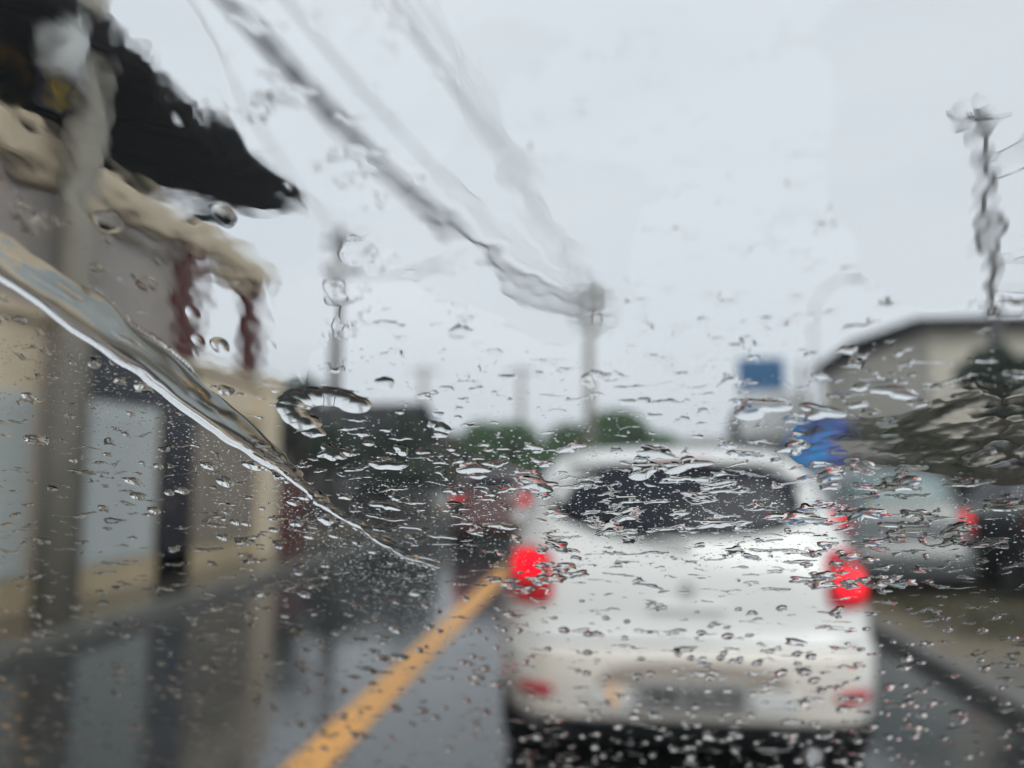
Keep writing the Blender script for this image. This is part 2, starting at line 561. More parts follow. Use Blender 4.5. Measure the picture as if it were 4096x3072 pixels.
sl = thing('street_lamp', 'pale street lamp with curved arm beside the blue signboard', 'street lamp', (5.35, 20, 0))
obj('mast', tb([(0, 0, 0), (0, 0, 3), (0, 0, 5.2)], [0.06, 0.05, 0.04], 10), 'transf', sl, smooth=True)
obj('arm', tb([(0, 0, 5.2), (0.08, 0, 5.7), (0.35, 0, 6.1), (0.75, 0, 6.35), (1.0, 0, 6.4)], 0.032, 8), 'transf', sl, smooth=True)
bm = bmesh.new()
bmesh.ops.create_uvsphere(bm, u_segments=12, v_segments=8, radius=1)
for v in bm.verts:
    v.co = Vector((1.15 + v.co.x * 0.26, v.co.y * 0.11, 6.38 + v.co.z * 0.07))
obj('lamp_head', bm, 'transf', sl, smooth=True)


# ------------------------------------------------------------------ trees and hedges
def foliage_bm(blobs, num, leaf, seed):
    r_ = np.random.RandomState(seed)
    V, Fc = [], []
    wts = np.array([b[3] * b[4] * b[5] for b in blobs])
    wts = wts / wts.sum()
    idx = r_.choice(len(blobs), num, p=wts)
    for k in idx:
        cx, cy, cz, rx, ry, rz = blobs[k]
        d = r_.normal(size=3)
        d /= np.linalg.norm(d)
        rr = r_.uniform(0.35, 1.0) ** 0.6 * r_.uniform(0.85, 1.15)
        p = np.array((cx + d[0] * rx * rr, cy + d[1] * ry * rr, cz + d[2] * rz * rr))
        a = r_.normal(size=3)
        a /= np.linalg.norm(a)
        b = np.cross(a, r_.normal(size=3))
        b /= np.linalg.norm(b)
        s = leaf * r_.uniform(0.6, 1.4)
        i = len(V)
        V += [p - a * s, p + b * s * 0.5, p + a * s, p - b * s * 0.5]
        Fc.append((i, i + 1, i + 2, i + 3))
    return V, Fc


def tree(x, y, h, blobs, num, leaf, m, label, seed, group=None, name='tree', trunk_r=0.12):
    t = thing(name, label, 'tree', (x, y, 0), 0, group)
    V, Fc = foliage_bm(blobs, num, leaf, seed)
    obj('trunk', tb([(0, 0, 0), (0.05, 0, h * 0.35), (0, 0.03, h * 0.7)], [trunk_r, trunk_r * 0.8, trunk_r * 0.45], 8), 'bark', t, smooth=True)
    for q, bb in enumerate(blobs[:4]):
        obj('limb', tb([(0.03, 0, h * 0.35), (bb[0] * 0.6, bb[1] * 0.6, bb[2] * 0.8), (bb[0], bb[1], bb[2])], [trunk_r * 0.6, trunk_r * 0.4, trunk_r * 0.2], 6), 'bark', t, smooth=True)
    mesh_np('crown', V, Fc, m, t, smooth=False)
    return t


def blobs_for(seed, wid, h0, h1, n_=9, deep=None):
    r_ = random.Random(seed)
    out = []
    for k in range(n_):
        rr = wid * r_.uniform(0.28, 0.5)
        out.append((r_.uniform(-1, 1) * wid * 0.62, r_.uniform(-1, 1) * (deep or wid) * 0.5, r_.uniform(h0 + rr * 0.6, h1 - rr * 0.6), rr, rr, rr * 0.75))
    return out


GR = 'green trees behind the white car'
cl = ['lighter green tree at the left end of the green row', 'broad mid green tree second from the left in the green row', 'round dark green tree left of the slim pole', 'tallest green tree standing right behind the slim pole', 'low green tree at the right end of the green row']
for k, (x, y, wd, h, m) in enumerate(((-7.8, 40, 2.6, 3.6, 'leafo'), (-4.9, 39, 2.9, 4.1, 'leaf'), (-1.9, 38.6, 2.6, 4.6, 'leaf'), (0.6, 40, 2.6, 4.9, 'leaf'), (3.0, 39, 2.2, 4.4, 'leaf'))):
    tree(x, y, h, blobs_for(40 + k, wd, 0.3, h, 12), 9000, 0.18, m, cl[k], 50 + k, GR)
tree(5.6, 39, 3.2, blobs_for(61, 3.0, 0.3, 3.3, 12), 2600, 0.16, 'leafo', 'olive bushy tree between the white car roof and the blue signboard', 62, GR)
tree(-7.4, 18.6, 3.9, blobs_for(71, 1.5, 1.3, 3.75, 11), 5200, 0.10, 'leafd', 'dark tree with rounded crown just past the beige building', 72)
tree(-5.9, 21.5, 3.2, blobs_for(73, 1.3, 0.8, 3.15, 10), 3600, 0.10, 'leafd', 'smaller dark tree right of the rounded dark one', 74)
tree(5.95, 12.2, 3.2, blobs_for(81, 0.75, 1.9, 3.35, 9), 3600, 0.07, 'leafd', 'small dark green tree before the cream wall on the right', 82, trunk_r=0.06)

V, Fc = foliage_bm([(x_, 0.2 * math.sin(x_ * 2), 1.1 + 0.1 * math.sin(x_ * 5), 0.5, 0.4, 1.15) for x_ in np.arange(-1.6, 2.6, 0.35)], 9000, 0.07, 91)
hd = thing('hedge', 'tall olive hedge behind the parked cars at the right', 'hedge', (6.1, 12.9, 0))
mesh_np('foliage', V, Fc, 'leafo', hd, smooth=False)
obj('stem', tb([(0, 0, 0), (0, 0, 1.6)], 0.04, 6), 'bark', hd)


# ------------------------------------------------------------------ houses
def house(name, label, x0, x1, y0, y1, h, wallm, roofm, eave=0.25, ridge=1.0, wins=(), axis='y', lower=None):
    t = thing(name, label, 'house', ((x0 + x1) / 2, (y0 + y1) / 2, 0))
    ox, oy = (x0 + x1) / 2, (y0 + y1) / 2
    a, b = (x1 - x0) / 2, (y1 - y0) / 2
    obj('wall', bx(-a, a, -b, b, 0, h), wallm, t)
    if lower:
        obj('lower_wall', bx(-a - 0.03, a + 0.03, -b - 0.03, b + 0.03, 0, lower[0]), lower[1], t)
    bm = bmesh.new()
    A, Bb = a + eave, b + eave
    if axis == 'y':
        pr = [(-A, h), (0, h + ridge), (A, h)]
        f0 = [bm.verts.new((p[0], -Bb, p[1])) for p in pr] + [bm.verts.new((p[0], -Bb, p[1] + 0.16)) for p in pr[::-1]]
        f1 = [bm.verts.new((v.co.x, Bb, v.co.z)) for v in f0]
    else:
        pr = [(-Bb, h), (0, h + ridge), (Bb, h)]
        f0 = [bm.verts.new((-A, p[0], p[1])) for p in pr] + [bm.verts.new((-A, p[0], p[1] + 0.16)) for p in pr[::-1]]
        f1 = [bm.verts.new((A, v.co.y, v.co.z)) for v in f0]
    for k in range(6):
        bm.faces.new((f0[k], f1[k], f1[(k + 1) % 6], f0[(k + 1) % 6]))
    bm.faces.new(f0)
    bm.faces.new(f1[::-1])
    bmesh.ops.recalc_face_normals(bm, faces=bm.faces[:])
    obj('roof', bm, roofm, t)
    if ridge > 0.25:
        if axis == 'y':
            gl = [[(-a, s_, h), (a, s_, h), (0, s_, h + ridge * a / A - 0.02)] for s_ in (-b, b)]
        else:
            gl = [[(s_, -b, h), (s_, b, h), (s_, 0, h + ridge * b / Bb - 0.02)] for s_ in (-a, a)]
        for g3 in gl:
            bm = bmesh.new()
            bm.faces.new([bm.verts.new(p) for p in g3])
            obj('gable', bm, wallm, t)
    for (side, u, z0, ww, hh) in wins:
        if side == 'front':
            f = obj('window', bx(u - ww / 2, u + ww / 2, -b - 0.06, -b - 0.032, z0, z0 + hh), 'white', t)
            obj('pane', bx(u - ww / 2 + 0.06, u - 0.02, -b - 0.07, -b - 0.062, z0 + 0.06, z0 + hh - 0.06), 'glassdark', f)
            obj('pane', bx(u + 0.02, u + ww / 2 - 0.06, -b - 0.07, -b - 0.062, z0 + 0.06, z0 + hh - 0.06), 'glassdark', f)
        else:
            s_ = -a if side == 'left' else a
            g_ = -1 if side == 'left' else 1
            xs_ = sorted((s_ + g_ * 0.032, s_ + g_ * 0.06))
            xp_ = sorted((s_ + g_ * 0.062, s_ + g_ * 0.07))
            f = obj('window', bx(xs_[0], xs_[1], u - ww / 2, u + ww / 2, z0, z0 + hh), 'white', t)
            obj('pane', bx(xp_[0], xp_[1], u - ww / 2 + 0.06, u - 0.02, z0 + 0.06, z0 + hh - 0.06), 'glassdark', f)
            obj('pane', bx(xp_[0], xp_[1], u + 0.02, u + ww / 2 - 0.06, z0 + 0.06, z0 + hh - 0.06), 'glassdark', f)
    return t


house('house', 'cream walled house with dark flat eaves at the right edge', 6.15, 12.4, 15.2, 22.2, 4.15, 'cream', 'roof', 0.30, 0.22, axis='x',
      lower=(2.35, 'greywall'), wins=[('left', -1.2, 1.0, 1.1, 1.1), ('left', 1.6, 1.0, 1.1, 1.1), ('front', 0.6, 1.0, 1.2, 1.1)])
house('house', 'low dark house behind the dark trees left of the road', -10.5, -6.0, 22.5, 27.5, 2.6, 'darkwall', 'roof', 0.3, 1.0, axis='x', wins=[('front', 0.9, 1.0, 0.9, 0.9)])
house('house', 'pale grey far house left of the green tree row', -12.6, -9.6, 43, 47, 2.7, 'white', 'greywall', 0.2, 0.7, axis='y', wins=[('front', 0, 1.0, 0.9, 0.9)])
house('house', 'small grey house behind the blue signboard', 5.6, 8.8, 30, 34, 3.0, 'greywall', 'roof', 0.25, 0.9, axis='x', wins=[('front', 0, 1.1, 1.0, 1.0)])
house('house', 'wide grey far house closing the bend behind the green trees', -4, 9, 52, 57, 2.9, 'greywall', 'greywall', 0.2, 0.8, axis='x', wins=[('front', -3, 1.0, 1.1, 1.0), ('front', 3, 1.0, 1.1, 1.0)])

# grey wall in front of the cream house and a beige gate pillar
bw = thing('boundary_wall', 'dark stained low wall along the verge at the right', 'wall', (5.9, 10, 0))
me = None
for k in range(12):
    if me is None:
        p = obj('panel', bx(0, 0.12, 0.01, 0.99, 0, 1.75), 'darkwall', bw, bevel=0.01)
        me = p.data
    else:
        p = link(bpy.data.objects.new('panel', me), bw)
    p.location = (0.35, 0.2 + k * 1.0 - 0.0, 0)
obj('coping', bx(0.32, 0.50, 0.2, 12.2, 1.752, 1.82), 'greywall', bw)
gp = thing('gate_pillar', 'beige gate pillar at the right edge above the dark car', 'pillar', (5.75, 9.6, 0))
obj('shaft', bx(-0.17, 0.17, -0.17, 0.17, 0, 2.05), 'plinth', gp, bevel=0.01)
obj('cap', bx(-0.22, 0.22, -0.22, 0.22, 2.052, 2.12), 'greywall', gp, bevel=0.01)

# signboard
sg = thing('signboard', 'blue topped white signboard on two legs beyond the white car', 'sign', (4.75, 22, 0))
obj('blue_panel', bx(-0.95, 0.30, -0.09, -0.02, 3.72, 4.62), 'blue', sg, bevel=0.01)
for x0, x1 in ((-0.95, -0.34), (-0.32, 0.29), (0.31, 0.92)):
    obj('white_panel', bx(x0, x1, -0.07, -0.02, 2.45, 3.70), 'white', sg, bevel=0.008)
for x in (-0.8, 0.75):
    obj('leg', bx(x - 0.05, x + 0.05, 0, 0.08, 0, 4.5), 'darkpole', sg)

# parasol
pr_ = thing('parasol', 'blue and purple parasol open on the right pavement by the signboard', 'parasol', (4.48, 17, 0))
obj('pole', tb([(0, 0, 0), (0, 0, 2.68)], 0.022, 8), 'white', pr_, smooth=True)
for k in range(8):
    bm = bmesh.new()
    a0, a1 = k * math.pi / 4, (k + 1) * math.pi / 4
    rows = []
    for q in range(5):
        f = q / 4
        rr, zz = 0.62 * f, 2.62 - 0.52 * f ** 1.5
        rows.append([bm.verts.new((rr * math.cos(a0 + (a1 - a0) * j / 3), rr * math.sin(a0 + (a1 - a0) * j / 3), zz - 0.03 * f * math.sin(math.pi * j / 3))) for j in range(4)] if q else [bm.verts.new((0, 0, zz))] * 4)
    for q in range(4):
        for j in range(3):
            vs_ = [rows[q][j], rows[q + 1][j], rows[q + 1][j + 1], rows[q][j + 1]]
            vs_ = list(dict.fromkeys(vs_))
            bm.faces.new(vs_)
    # valance hanging down
    lo = [bm.verts.new((v.co.x, v.co.y, v.co.z - 0.16)) for v in rows[4]]
    for j in range(3):
        bm.faces.new((rows[4][j], lo[j], lo[j + 1], rows[4][j + 1]))
    obj('gore', bm, 'purplecloth' if k in (6, 7, 0) else 'bluecloth', pr_, smooth=True)
bm = tube(bmesh.new(), [(0, 0, 0), (0, 0, 0.08)], [0.22, 0.2], 14)
obj('base', bm, 'greywall', pr_)
ct = thing('street_cart', 'blue draped vendor cart under the parasol', 'cart', (4.43, 17.0, 0))
obj('tray', bx(-0.40, 0.36, -0.62, -0.1, 0.62, 0.70), 'white', ct, bevel=0.01)
bm = bmesh.new()
for k in range(16):
    x = -0.42 + 0.8 * k / 15
    for q, z in enumerate((1.5, 0.72)):
        bm.verts.new((x, -0.64 + 0.03 * math.sin(k * 1.7) * q, z))
bm.verts.ensure_lookup_table()
for k in range(15):
    bm.faces.new([bm.verts[i] for i in (2 * k, 2 * k + 1, 2 * k + 3, 2 * k + 2)])
obj('drape', bm, 'bluecloth', ct, smooth=True)
for x, y in ((-0.38, -0.6), (0.34, -0.6), (-0.38, -0.12), (0.34, -0.12)):
    obj('leg', bx(x - 0.02, x + 0.02, y - 0.02, y + 0.02, 0.0, 1.5 if y < -0.5 else 0.62), 'darkpole', ct)


# ------------------------------------------------------------------ cars
PROFILE = [  # z, half width, rear y, front y, exponent (rear / front)
    (0.20, 0.74, 0.14, 3.70, 5), (0.25, 0.82, 0.06, 3.80, 6), (0.33, 0.855, 0.02, 3.86, 7), (0.50, 0.872, 0.0, 3.90, 7),
    (0.62, 0.876, 0.01, 3.90, 7), (0.66, 0.874, 0.05, 3.90, 7), (0.80, 0.872, 0.065, 3.86, 7), (0.92, 0.866, 0.08, 3.75, 7),
    (1.00, 0.852, 0.10, 3.30, 6), (1.06, 0.825, 0.13, 2.80, 6), (1.18, 0.775, 0.18, 2.60, 5), (1.32, 0.725, 0.25, 2.35, 5),
    (1.42, 0.680, 0.31, 2.12, 4.5), (1.49, 0.62, 0.37, 1.95, 4), (1.535, 0.54, 0.46, 1.80, 3.5), (1.56, 0.42, 0.65, 1.6, 3), (1.57, 0.25, 0.85, 1.4, 2.5)]


def prof(z):
    P = PROFILE
    if z <= P[0][0]:
        return P[0][1:]
    for a, b in zip(P, P[1:]):
        if z <= b[0]:
            f = (z - a[0]) / (b[0] - a[0])
            return tuple(a[i] + (b[i] - a[i]) * f for i in range(1, 5))
    return P[-1][1:]


def rear_pt(x, z, off=0.0):
    W, yr, yf, n_ = prof(z)
    cy, L = (yr + yf) / 2, (yf - yr) / 2
    t = max(0.0, 1 - min(1.0, abs(x) / W) ** n_)
    y = cy - L * t ** (1 / n_)
    return Vector((x, y - off, z))


def car_body_bm():
    bm = bmesh.new()
    rings = []
    NS = 72
    for z, W, yr, yf, n_ in PROFILE:
        cy, L = (yr + yf) / 2, (yf - yr) / 2
        ring = []
        for k in range(NS):
            a = 2 * math.pi * k / NS
            c, s_ = math.cos(a), math.sin(a)
            c2, s2 = abs(c) ** (2 / n_) * (1 if c >= 0 else -1), abs(s_) ** (2 / n_) * (1 if s_ >= 0 else -1)
            ring.append(bm.verts.new((W * c2, cy + L * s2, z)))
        rings.append(ring)
    for a, b in zip(rings, rings[1:]):
        for k in range(NS):
            bm.faces.new((a[k], a[(k + 1) % NS], b[(k + 1) % NS], b[k]))
    bm.faces.new(rings[0][::-1])
    bm.faces.new(rings[-1])
    return bm


def patch(cx, cz, hw, hz, n_, off, thick=0.012, seg=28, rings=6, taper=0.0, arch=0.0):
    """Rounded panel lying on the tail of the car: real thickness, follows the body surface."""
    bm = bmesh.new()
    rr = []
    for q in range(rings + 1):
        f = q / rings
        if q == 0:
            rr.append([bm.verts.new(rear_pt(cx, cz, off))])
            continue
        ring = []
        for k in range(seg):
            a = 2 * math.pi * k / seg
            c, s_ = math.cos(a), math.sin(a)
            c2, s2 = abs(c) ** (2 / n_) * (1 if c >= 0 else -1), abs(s_) ** (2 / n_) * (1 if s_ >= 0 else -1)
            dz = hz * f * s2
            x = cx + hw * f * c2 * (1 - taper * (dz / hz))
            z = cz + dz - arch * ((x - cx) / hw) ** 2
            ring.append(bm.verts.new(rear_pt(x, z, off)))
        rr.append(ring)
    for k in range(seg):
        bm.faces.new((rr[0][0], rr[1][k], rr[1][(k + 1) % seg]))
    for q in range(1, rings):
        for k in range(seg):
            bm.faces.new((rr[q][k], rr[q + 1][k], rr[q + 1][(k + 1) % seg], rr[q][(k + 1) % seg]))
    rim = [bm.verts.new(v.co + Vector((0, thick + off, 0))) for v in rr[-1]]
    for k in range(seg):
        bm.faces.new((rr[-1][k], rim[k], rim[(k + 1) % seg], rr[-1][(k + 1) % seg]))
    bmesh.ops.recalc_face_normals(bm, faces=bm.faces[:])
    return bm


def side_glass(sgn, y0, y1, z0, z1, slope0=0.0, slope1=0.0):
    bm = bmesh.new()
    N = 8
    g_ = []
    for j in range(N + 1):
        z = z0 + (z1 - z0) * j / N
        W, yr, yf, n_ = prof(z)
        cy, L = (yr + yf) / 2, (yf - yr) / 2
        row = []
        for i in range(N + 1):
            y = (y0 + slope0 * j / N) + ((y1 - slope1 * j / N) - (y0 + slope0 * j / N)) * i / N
            t = max(0.0, 1 - min(1.0, abs(y - cy) / L) ** n_) ** (1 / n_)
            row.append(bm.verts.new((sgn * (W * t + 0.006), y, z)))
        g_.append(row)
    for j in range(N):
        for i in range(N):
            bm.faces.new((g_[j][i], g_[j][i + 1], g_[j + 1][i + 1], g_[j + 1][i]))
    return bm


def car(x, y, rot, paint, label, cat, group, lit='redlit', dull='reddull', glass='glassdark', tail_top=True, scale=(1, 1, 1), detail=True, name='car', litz=(0.99, 0.925)):
    t = thing(name, label, cat, (x, y, 0), rot, group)
    t.scale = scale
    body = obj('body', car_body_bm(), paint, t, smooth=True)
    obj('rear_window', patch(0, 1.30, 0.615, 0.178, 2.35, 0.006, taper=0.02, arch=0.0), glass, t, smooth=True)
    for s_ in (-1, 1):
        obj('side_window', side_glass(s_, 0.75, 1.45, 1.07, 1.40, 0.12, 0.0), glass, t, smooth=True)
        obj('side_window', side_glass(s_, 1.50, 2.45, 1.07, 1.40, 0.0, 0.25), glass, t, smooth=True)
        h = obj('taillight', patch(s_ * 0.695, 0.945, 0.112, 0.130, 4, 0.012, taper=0.05), dull, t, smooth=True)
        z0 = litz[0] if s_ < 0 else litz[1]
        obj('lamp_element', patch(s_ * 0.705, z0, 0.072, 0.055, 3.5, 0.026, 0.02), lit, h, smooth=True)
    # tailgate seam, plate recess, plate
    obj('valance', patch(0, 0.26, 0.74, 0.07, 8, 0.012), 'trim', t)
    if detail:
        bm = bmesh.new()
        pts = [rear_pt(xx, 0.655, 0.004) for xx in np.linspace(-0.72, 0.72, 30)]
        tube(bm, pts, 0.006, 6)
        obj('bumper_seam', bm, 'trim', t)
        for s_ in (-1, 1):
            obj('reflector', patch(s_ * 0.66, 0.45, 0.080, 0.028, 3, 0.010), 'redref', t, smooth=True)
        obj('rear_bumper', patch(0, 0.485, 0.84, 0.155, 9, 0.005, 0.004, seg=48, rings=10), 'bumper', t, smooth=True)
        rc = obj('plate_recess', patch(0, 0.485, 0.40, 0.105, 3.5, 0.010, arch=0.02), 'soffit_beige' if 'soffit_beige' in M else 'soffit', t)
        obj('amber_spot', patch(-0.33, 0.44, 0.035, 0.05, 2, 0.014), 'amber', rc, smooth=True)  # small amber patch with weak emission on the left of the recess
        pl = obj('number_plate', bx(-0.225, 0.225, -0.035, -0.016, 0.395, 0.515), 'plate', t, bevel=0.004)
        for k, xx in enumerate((-0.175, -0.125, -0.075, -0.01, 0.05, 0.11, 0.17)):
            obj('character', bx(xx - 0.017, xx + 0.017, -0.040, -0.036, 0.415, 0.495), 'platech', pl)
        for s_ in (-1, 1):
            obj('recess_panel', patch(s_ * 0.33, 0.425, 0.10, 0.055, 3, 0.012), paint, t, smooth=True)
        em = tube(bmesh.new(), [(0, 0.078, 0.90), (0, 0.058, 0.90)], 0.032, 20)
        obj('emblem', em, 'transf', t, smooth=False)
        obj('handle', bx(-0.16, 0.16, 0.045, 0.075, 0.80, 0.83), paint, t, bevel=0.008)
        wp = tb([rear_pt(0.02, 1.08, 0.03), rear_pt(-0.2, 1.12, 0.03), rear_pt(-0.42, 1.17, 0.03)], 0.008, 6)
        obj('rear_wiper', wp, 'trim', t)
        obj('roof_spoiler', patch(0, 1.505, 0.52, 0.022, 5, 0.05, 0.03, arch=0.02), paint, t, smooth=True)
        obj('brake_light', bx(-0.14, 0.14, 0.315, 0.345, 1.482, 1.494), 'reddull', t)
        ex = tb([(0.48, 0.02, 0.19), (0.48, 0.30, 0.20)], 0.03, 12)
        obj('exhaust', ex, 'chrome', t, smooth=True)
        obj('underbody', bx(-0.66, 0.66, 0.3, 3.6, 0.14, 0.198), 'trim', t)
    for s_ in (-1, 1):
        bm = bmesh.new()
        bmesh.ops.create_uvsphere(bm, u_segments=10, v_segments=8, radius=1)
        for v in bm.verts:
            v.co = Vector((s_ * (0.93 + v.co.x * 0.09), 2.35 + v.co.y * 0.06, 1.08 + v.co.z * 0.075))
        obj('side_mirror', bm, paint, t, smooth=True)
        for yy in (0.72, 3.12):
            c = Vector((s_ * 0.755, yy, 0.30))
            ty = tube(bmesh.new(), [c + Vector((-0.10, 0, 0)), c + Vector((-0.085, 0, 0)), c + Vector((0.085, 0, 0)), c + Vector((0.10, 0, 0))], [0.27, 0.30, 0.30, 0.27], 28)
            wh = obj('wheel', ty, 'rubber', t, smooth=True)
            obj('rim', tb([c + Vector((s_ * 0.101, 0, 0)), c + Vector((s_ * 0.112, 0, 0))], [0.19, 0.17], 20), 'rim', wh)
    return t


M['bumper'] = mat('bumper_warm_reflection', (0.80, 0.745, 0.68), 0.35, var=0.04, scale=1.5, coat=0.4)  # warm reflection on the white bumper, put into its colour as cream
M['soffit_beige'] = mat('beige_recess', (0.36, 0.31, 0.27), 0.5, var=0.1)
M['tealglass'] = mat('pale_teal_glass', (0.13, 0.20, 0.205), 0.15, var=0.1)
white = carpaint('white_car_paint', (0.80, 0.80, 0.79))
silver = carpaint('silver_car_paint', (0.11, 0.12, 0.125), metal=0.1)
darkred = carpaint('dark_red_car_paint', (0.10, 0.035, 0.035))
darkp = carpaint('dark_grey_car_paint', (0.03, 0.033, 0.036))
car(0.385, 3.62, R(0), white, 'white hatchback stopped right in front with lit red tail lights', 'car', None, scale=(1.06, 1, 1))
car(3.30, 8.95, R(-3), silver, 'silver grey car parked on the verge with pale teal window', 'car', 'other cars on the street', lit='redfar', dull='reddull', glass='tealglass', scale=(0.95, 1, 0.96), detail=False, litz=(0.99, 0.99))
car(5.20, 8.5, R(-4), darkp, 'dark grey car cut by the right edge of the frame', 'car', 'other cars on the street', lit='redunlit', dull='redunlit', scale=(0.95, 1, 0.97), detail=False)
car(-2.15, 15.0, R(4), darkred, 'dark red car ahead beyond the left side of the white hatchback', 'car', 'other cars on the street', lit='redfar', scale=(0.95, 1, 0.97), detail=False, litz=(0.95, 0.95))

# ------------------------------------------------------------------ own car: windscreen, cowl, bonnet, dashboard
RAKE = R(40)
E_S = Vector((0, -math.cos(RAKE), math.sin(RAKE)))
N_P = Vector((0, math.sin(RAKE), math.cos(RAKE)))
P0 = Vector((0, 0.2, 1.42))


def PP(x, s, h=0.0):
    return P0 + Vector((x, 0, 0)) + E_S * s + N_P * h


own = thing('own_car', 'car front the picture is taken from, seen only as its rainy windscreen', 'car front', (0.38, 0.6, 0))
OX = Vector((0.38, 0.6, 0))


def ow(name, bm, m, **k):
    for v in bm.verts:
        v.co -= OX
    return obj(name, bm, m, own, **k)


bm = bmesh.new()
c4 = [(-0.42, -0.46), (1.18, -0.46), (1.02, 0.30), (-0.30, 0.30)]
a = [bm.verts.new(PP(x, s_, -0.0055)) for x, s_ in c4]
b = [bm.verts.new(PP(x, s_, -0.0008)) for x, s_ in c4]
bm.faces.new(a)
bm.faces.new(b[::-1])
for k in range(4):
    bm.faces.new((a[k], b[k], b[(k + 1) % 4], a[(k + 1) % 4]))
bmesh.ops.recalc_face_normals(bm, faces=bm.faces[:])
ow('windscreen_pane', bm, 'glass')
bm = bmesh.new()
box(bm, -0.46, 1.22, 0.56, 0.72, 1.06, 1.11)
ow('cowl', bm, 'trim', bevel=0.01)
bm = bmesh.new()
N = 12
g_ = []
for j in range(N + 1):
    yy = 0.72 + 0.72 * j / N
    row = []
    for i in range(N + 1):
        xx = -0.46 + 1.68 * i / N
        e = (abs(i / N * 2 - 1)) ** 4
        row.append(bm.verts.new((xx, yy, 1.04 - 0.20 * (j / N) ** 2.2 - 0.10 * e)))
    g_.append(row)
for j in range(N):
    for i in range(N):
        bm.faces.new((g_[j][i], g_[j][i + 1], g_[j + 1][i + 1], g_[j + 1][i]))
ow('bonnet', bm, 'ownpaint', smooth=True)
bm = bmesh.new()
box(bm, -0.46, 1.22, -0.10, 0.52, 0.92, 1.0)
ow('dashboard', bm, 'dash', bevel=0.03)


# ------------------------------------------------------------------ rain on the windscreen
def vnoise(X, S, lx, ls, seed, octaves=1):
    out = np.zeros_like(X)
    amp, tot = 1.0, 0.0
    for o_ in range(octaves):
        r_ = np.random.RandomState(seed + o_ * 101)
        lat = r_.uniform(0, 1, (257, 257))
        u, v = X / lx + 91.3, S / ls + 77.7
        iu, iv = np.floor(u).astype(int), np.floor(v).astype(int)
        fu, fv = u - iu, v - iv
        fu, fv = fu ** 3 * (fu * (fu * 6 - 15) + 10), fv ** 3 * (fv * (fv * 6 - 15) + 10)
        iu0, iv0, iu1, iv1 = iu % 257, iv % 257, (iu + 1) % 257, (iv + 1) % 257
        z = lat[iu0, iv0] * (1 - fu) * (1 - fv) + lat[iu1, iv0] * fu * (1 - fv) + lat[iu0, iv1] * (1 - fu) * fv + lat[iu1, iv1] * fu * fv
        out += z * amp
        tot += amp
        amp *= 0.5
        lx, ls = lx * 0.5, ls * 0.5
    return out / tot


xs = np.arange(-0.36, 0.26, 0.0004)
ss = np.concatenate([np.arange(-0.245, -0.078, 0.0007), np.arange(-0.078, 0.034, 0.00036), np.arange(0.034, 0.150, 0.0009)])
X, S = np.meshgrid(xs, ss)

# rivulet pushed up by the last wiper stroke, and the curve it follows
RIV = np.array([(-0.2150, 0.165), (-0.1400, 0.0905), (-0.1256, 0.0709), (-0.1197, 0.0623), (-0.1131, 0.0537), (-0.1067, 0.0432), (-0.1001, 0.0311), (-0.0926, 0.0188),
                (-0.0848, 0.0046), (-0.0765, -0.012), (-0.0664, -0.0258), (-0.0576, -0.0372), (-0.0486, -0.0423)])
s_riv = np.interp(X, RIV[:, 0], RIV[:, 1], left=0.2, right=-0.0423 - 0.0)
s_edge = np.where(X > -0.0486, -0.0423 - (X + 0.0486) * 0.15, s_riv)
below = S < s_edge                       # wiped side: separate round drops


def seg_dist(X, S):
    D = np.full(X.shape, 9.0)
    T = np.zeros(X.shape)
    sg_ = np.zeros(X.shape)
    for k in range(len(RIV) - 1):
        a_, b_ = RIV[k], RIV[k + 1]
        d_ = b_ - a_
        L2 = (d_ ** 2).sum()
        t_ = np.clip(((X - a_[0]) * d_[0] + (S - a_[1]) * d_[1]) / L2, 0, 1)
        px, ps = X - (a_[0] + t_ * d_[0]), S - (a_[1] + t_ * d_[1])
        dd = np.hypot(px, ps)
        m_ = dd < D
        D = np.where(m_, dd, D)
        T = np.where(m_, (k + t_) / (len(RIV) - 1), T)
        cr_ = d_[0] * (S - a_[1]) - d_[1] * (X - a_[0])
        sg_ = np.where(m_, np.sign(cr_), sg_)
    return D, T, sg_


Xw = X + (vnoise(X, S, 0.008, 0.008, 5, 2) - 0.5) * 0.0022
Sw = S + (vnoise(X, S, 0.008, 0.008, 6, 2) - 0.5) * 0.0022
D, T, SG = seg_dist(Xw, Sw)
WT, WW = [0, 0.3, 0.55, 0.655, 0.69, 0.9, 1.0], [0.0066, 0.0068, 0.0062, 0.0052, 0.0019, 0.0017, 0.0008]
wid = np.interp(T, WT, WW)
wid = wid * np.where(T > 0.67, 0.35 + 1.5 * vnoise(X, S, 0.0045, 0.0045, 18, 2), 0.86 + 0.28 * vnoise(X, S, 0.014, 0.014, 8, 1))
F_r = 1 - (D / wid) ** 2
VV = np.clip(SG * D / wid, -1, 1)
prof_r = (1 + VV) ** 0.30 * (1 - VV) ** 1.3 / 1.40
ROUGH = np.interp(T, [0.6, 0.75], [0.0, 1.0])
H_r = wid * 0.27 * prof_r * (1 + ROUGH * 1.1 * (vnoise(X, S, 0.0035, 0.0022, 12, 2) - 0.5)) * (0.95 + 0.1 * vnoise(X, S, 0.02, 0.02, 9, 1))
F_r[F_r < -3] = -3

F = np.full(X.shape, -3.0)
H = np.zeros(X.shape)

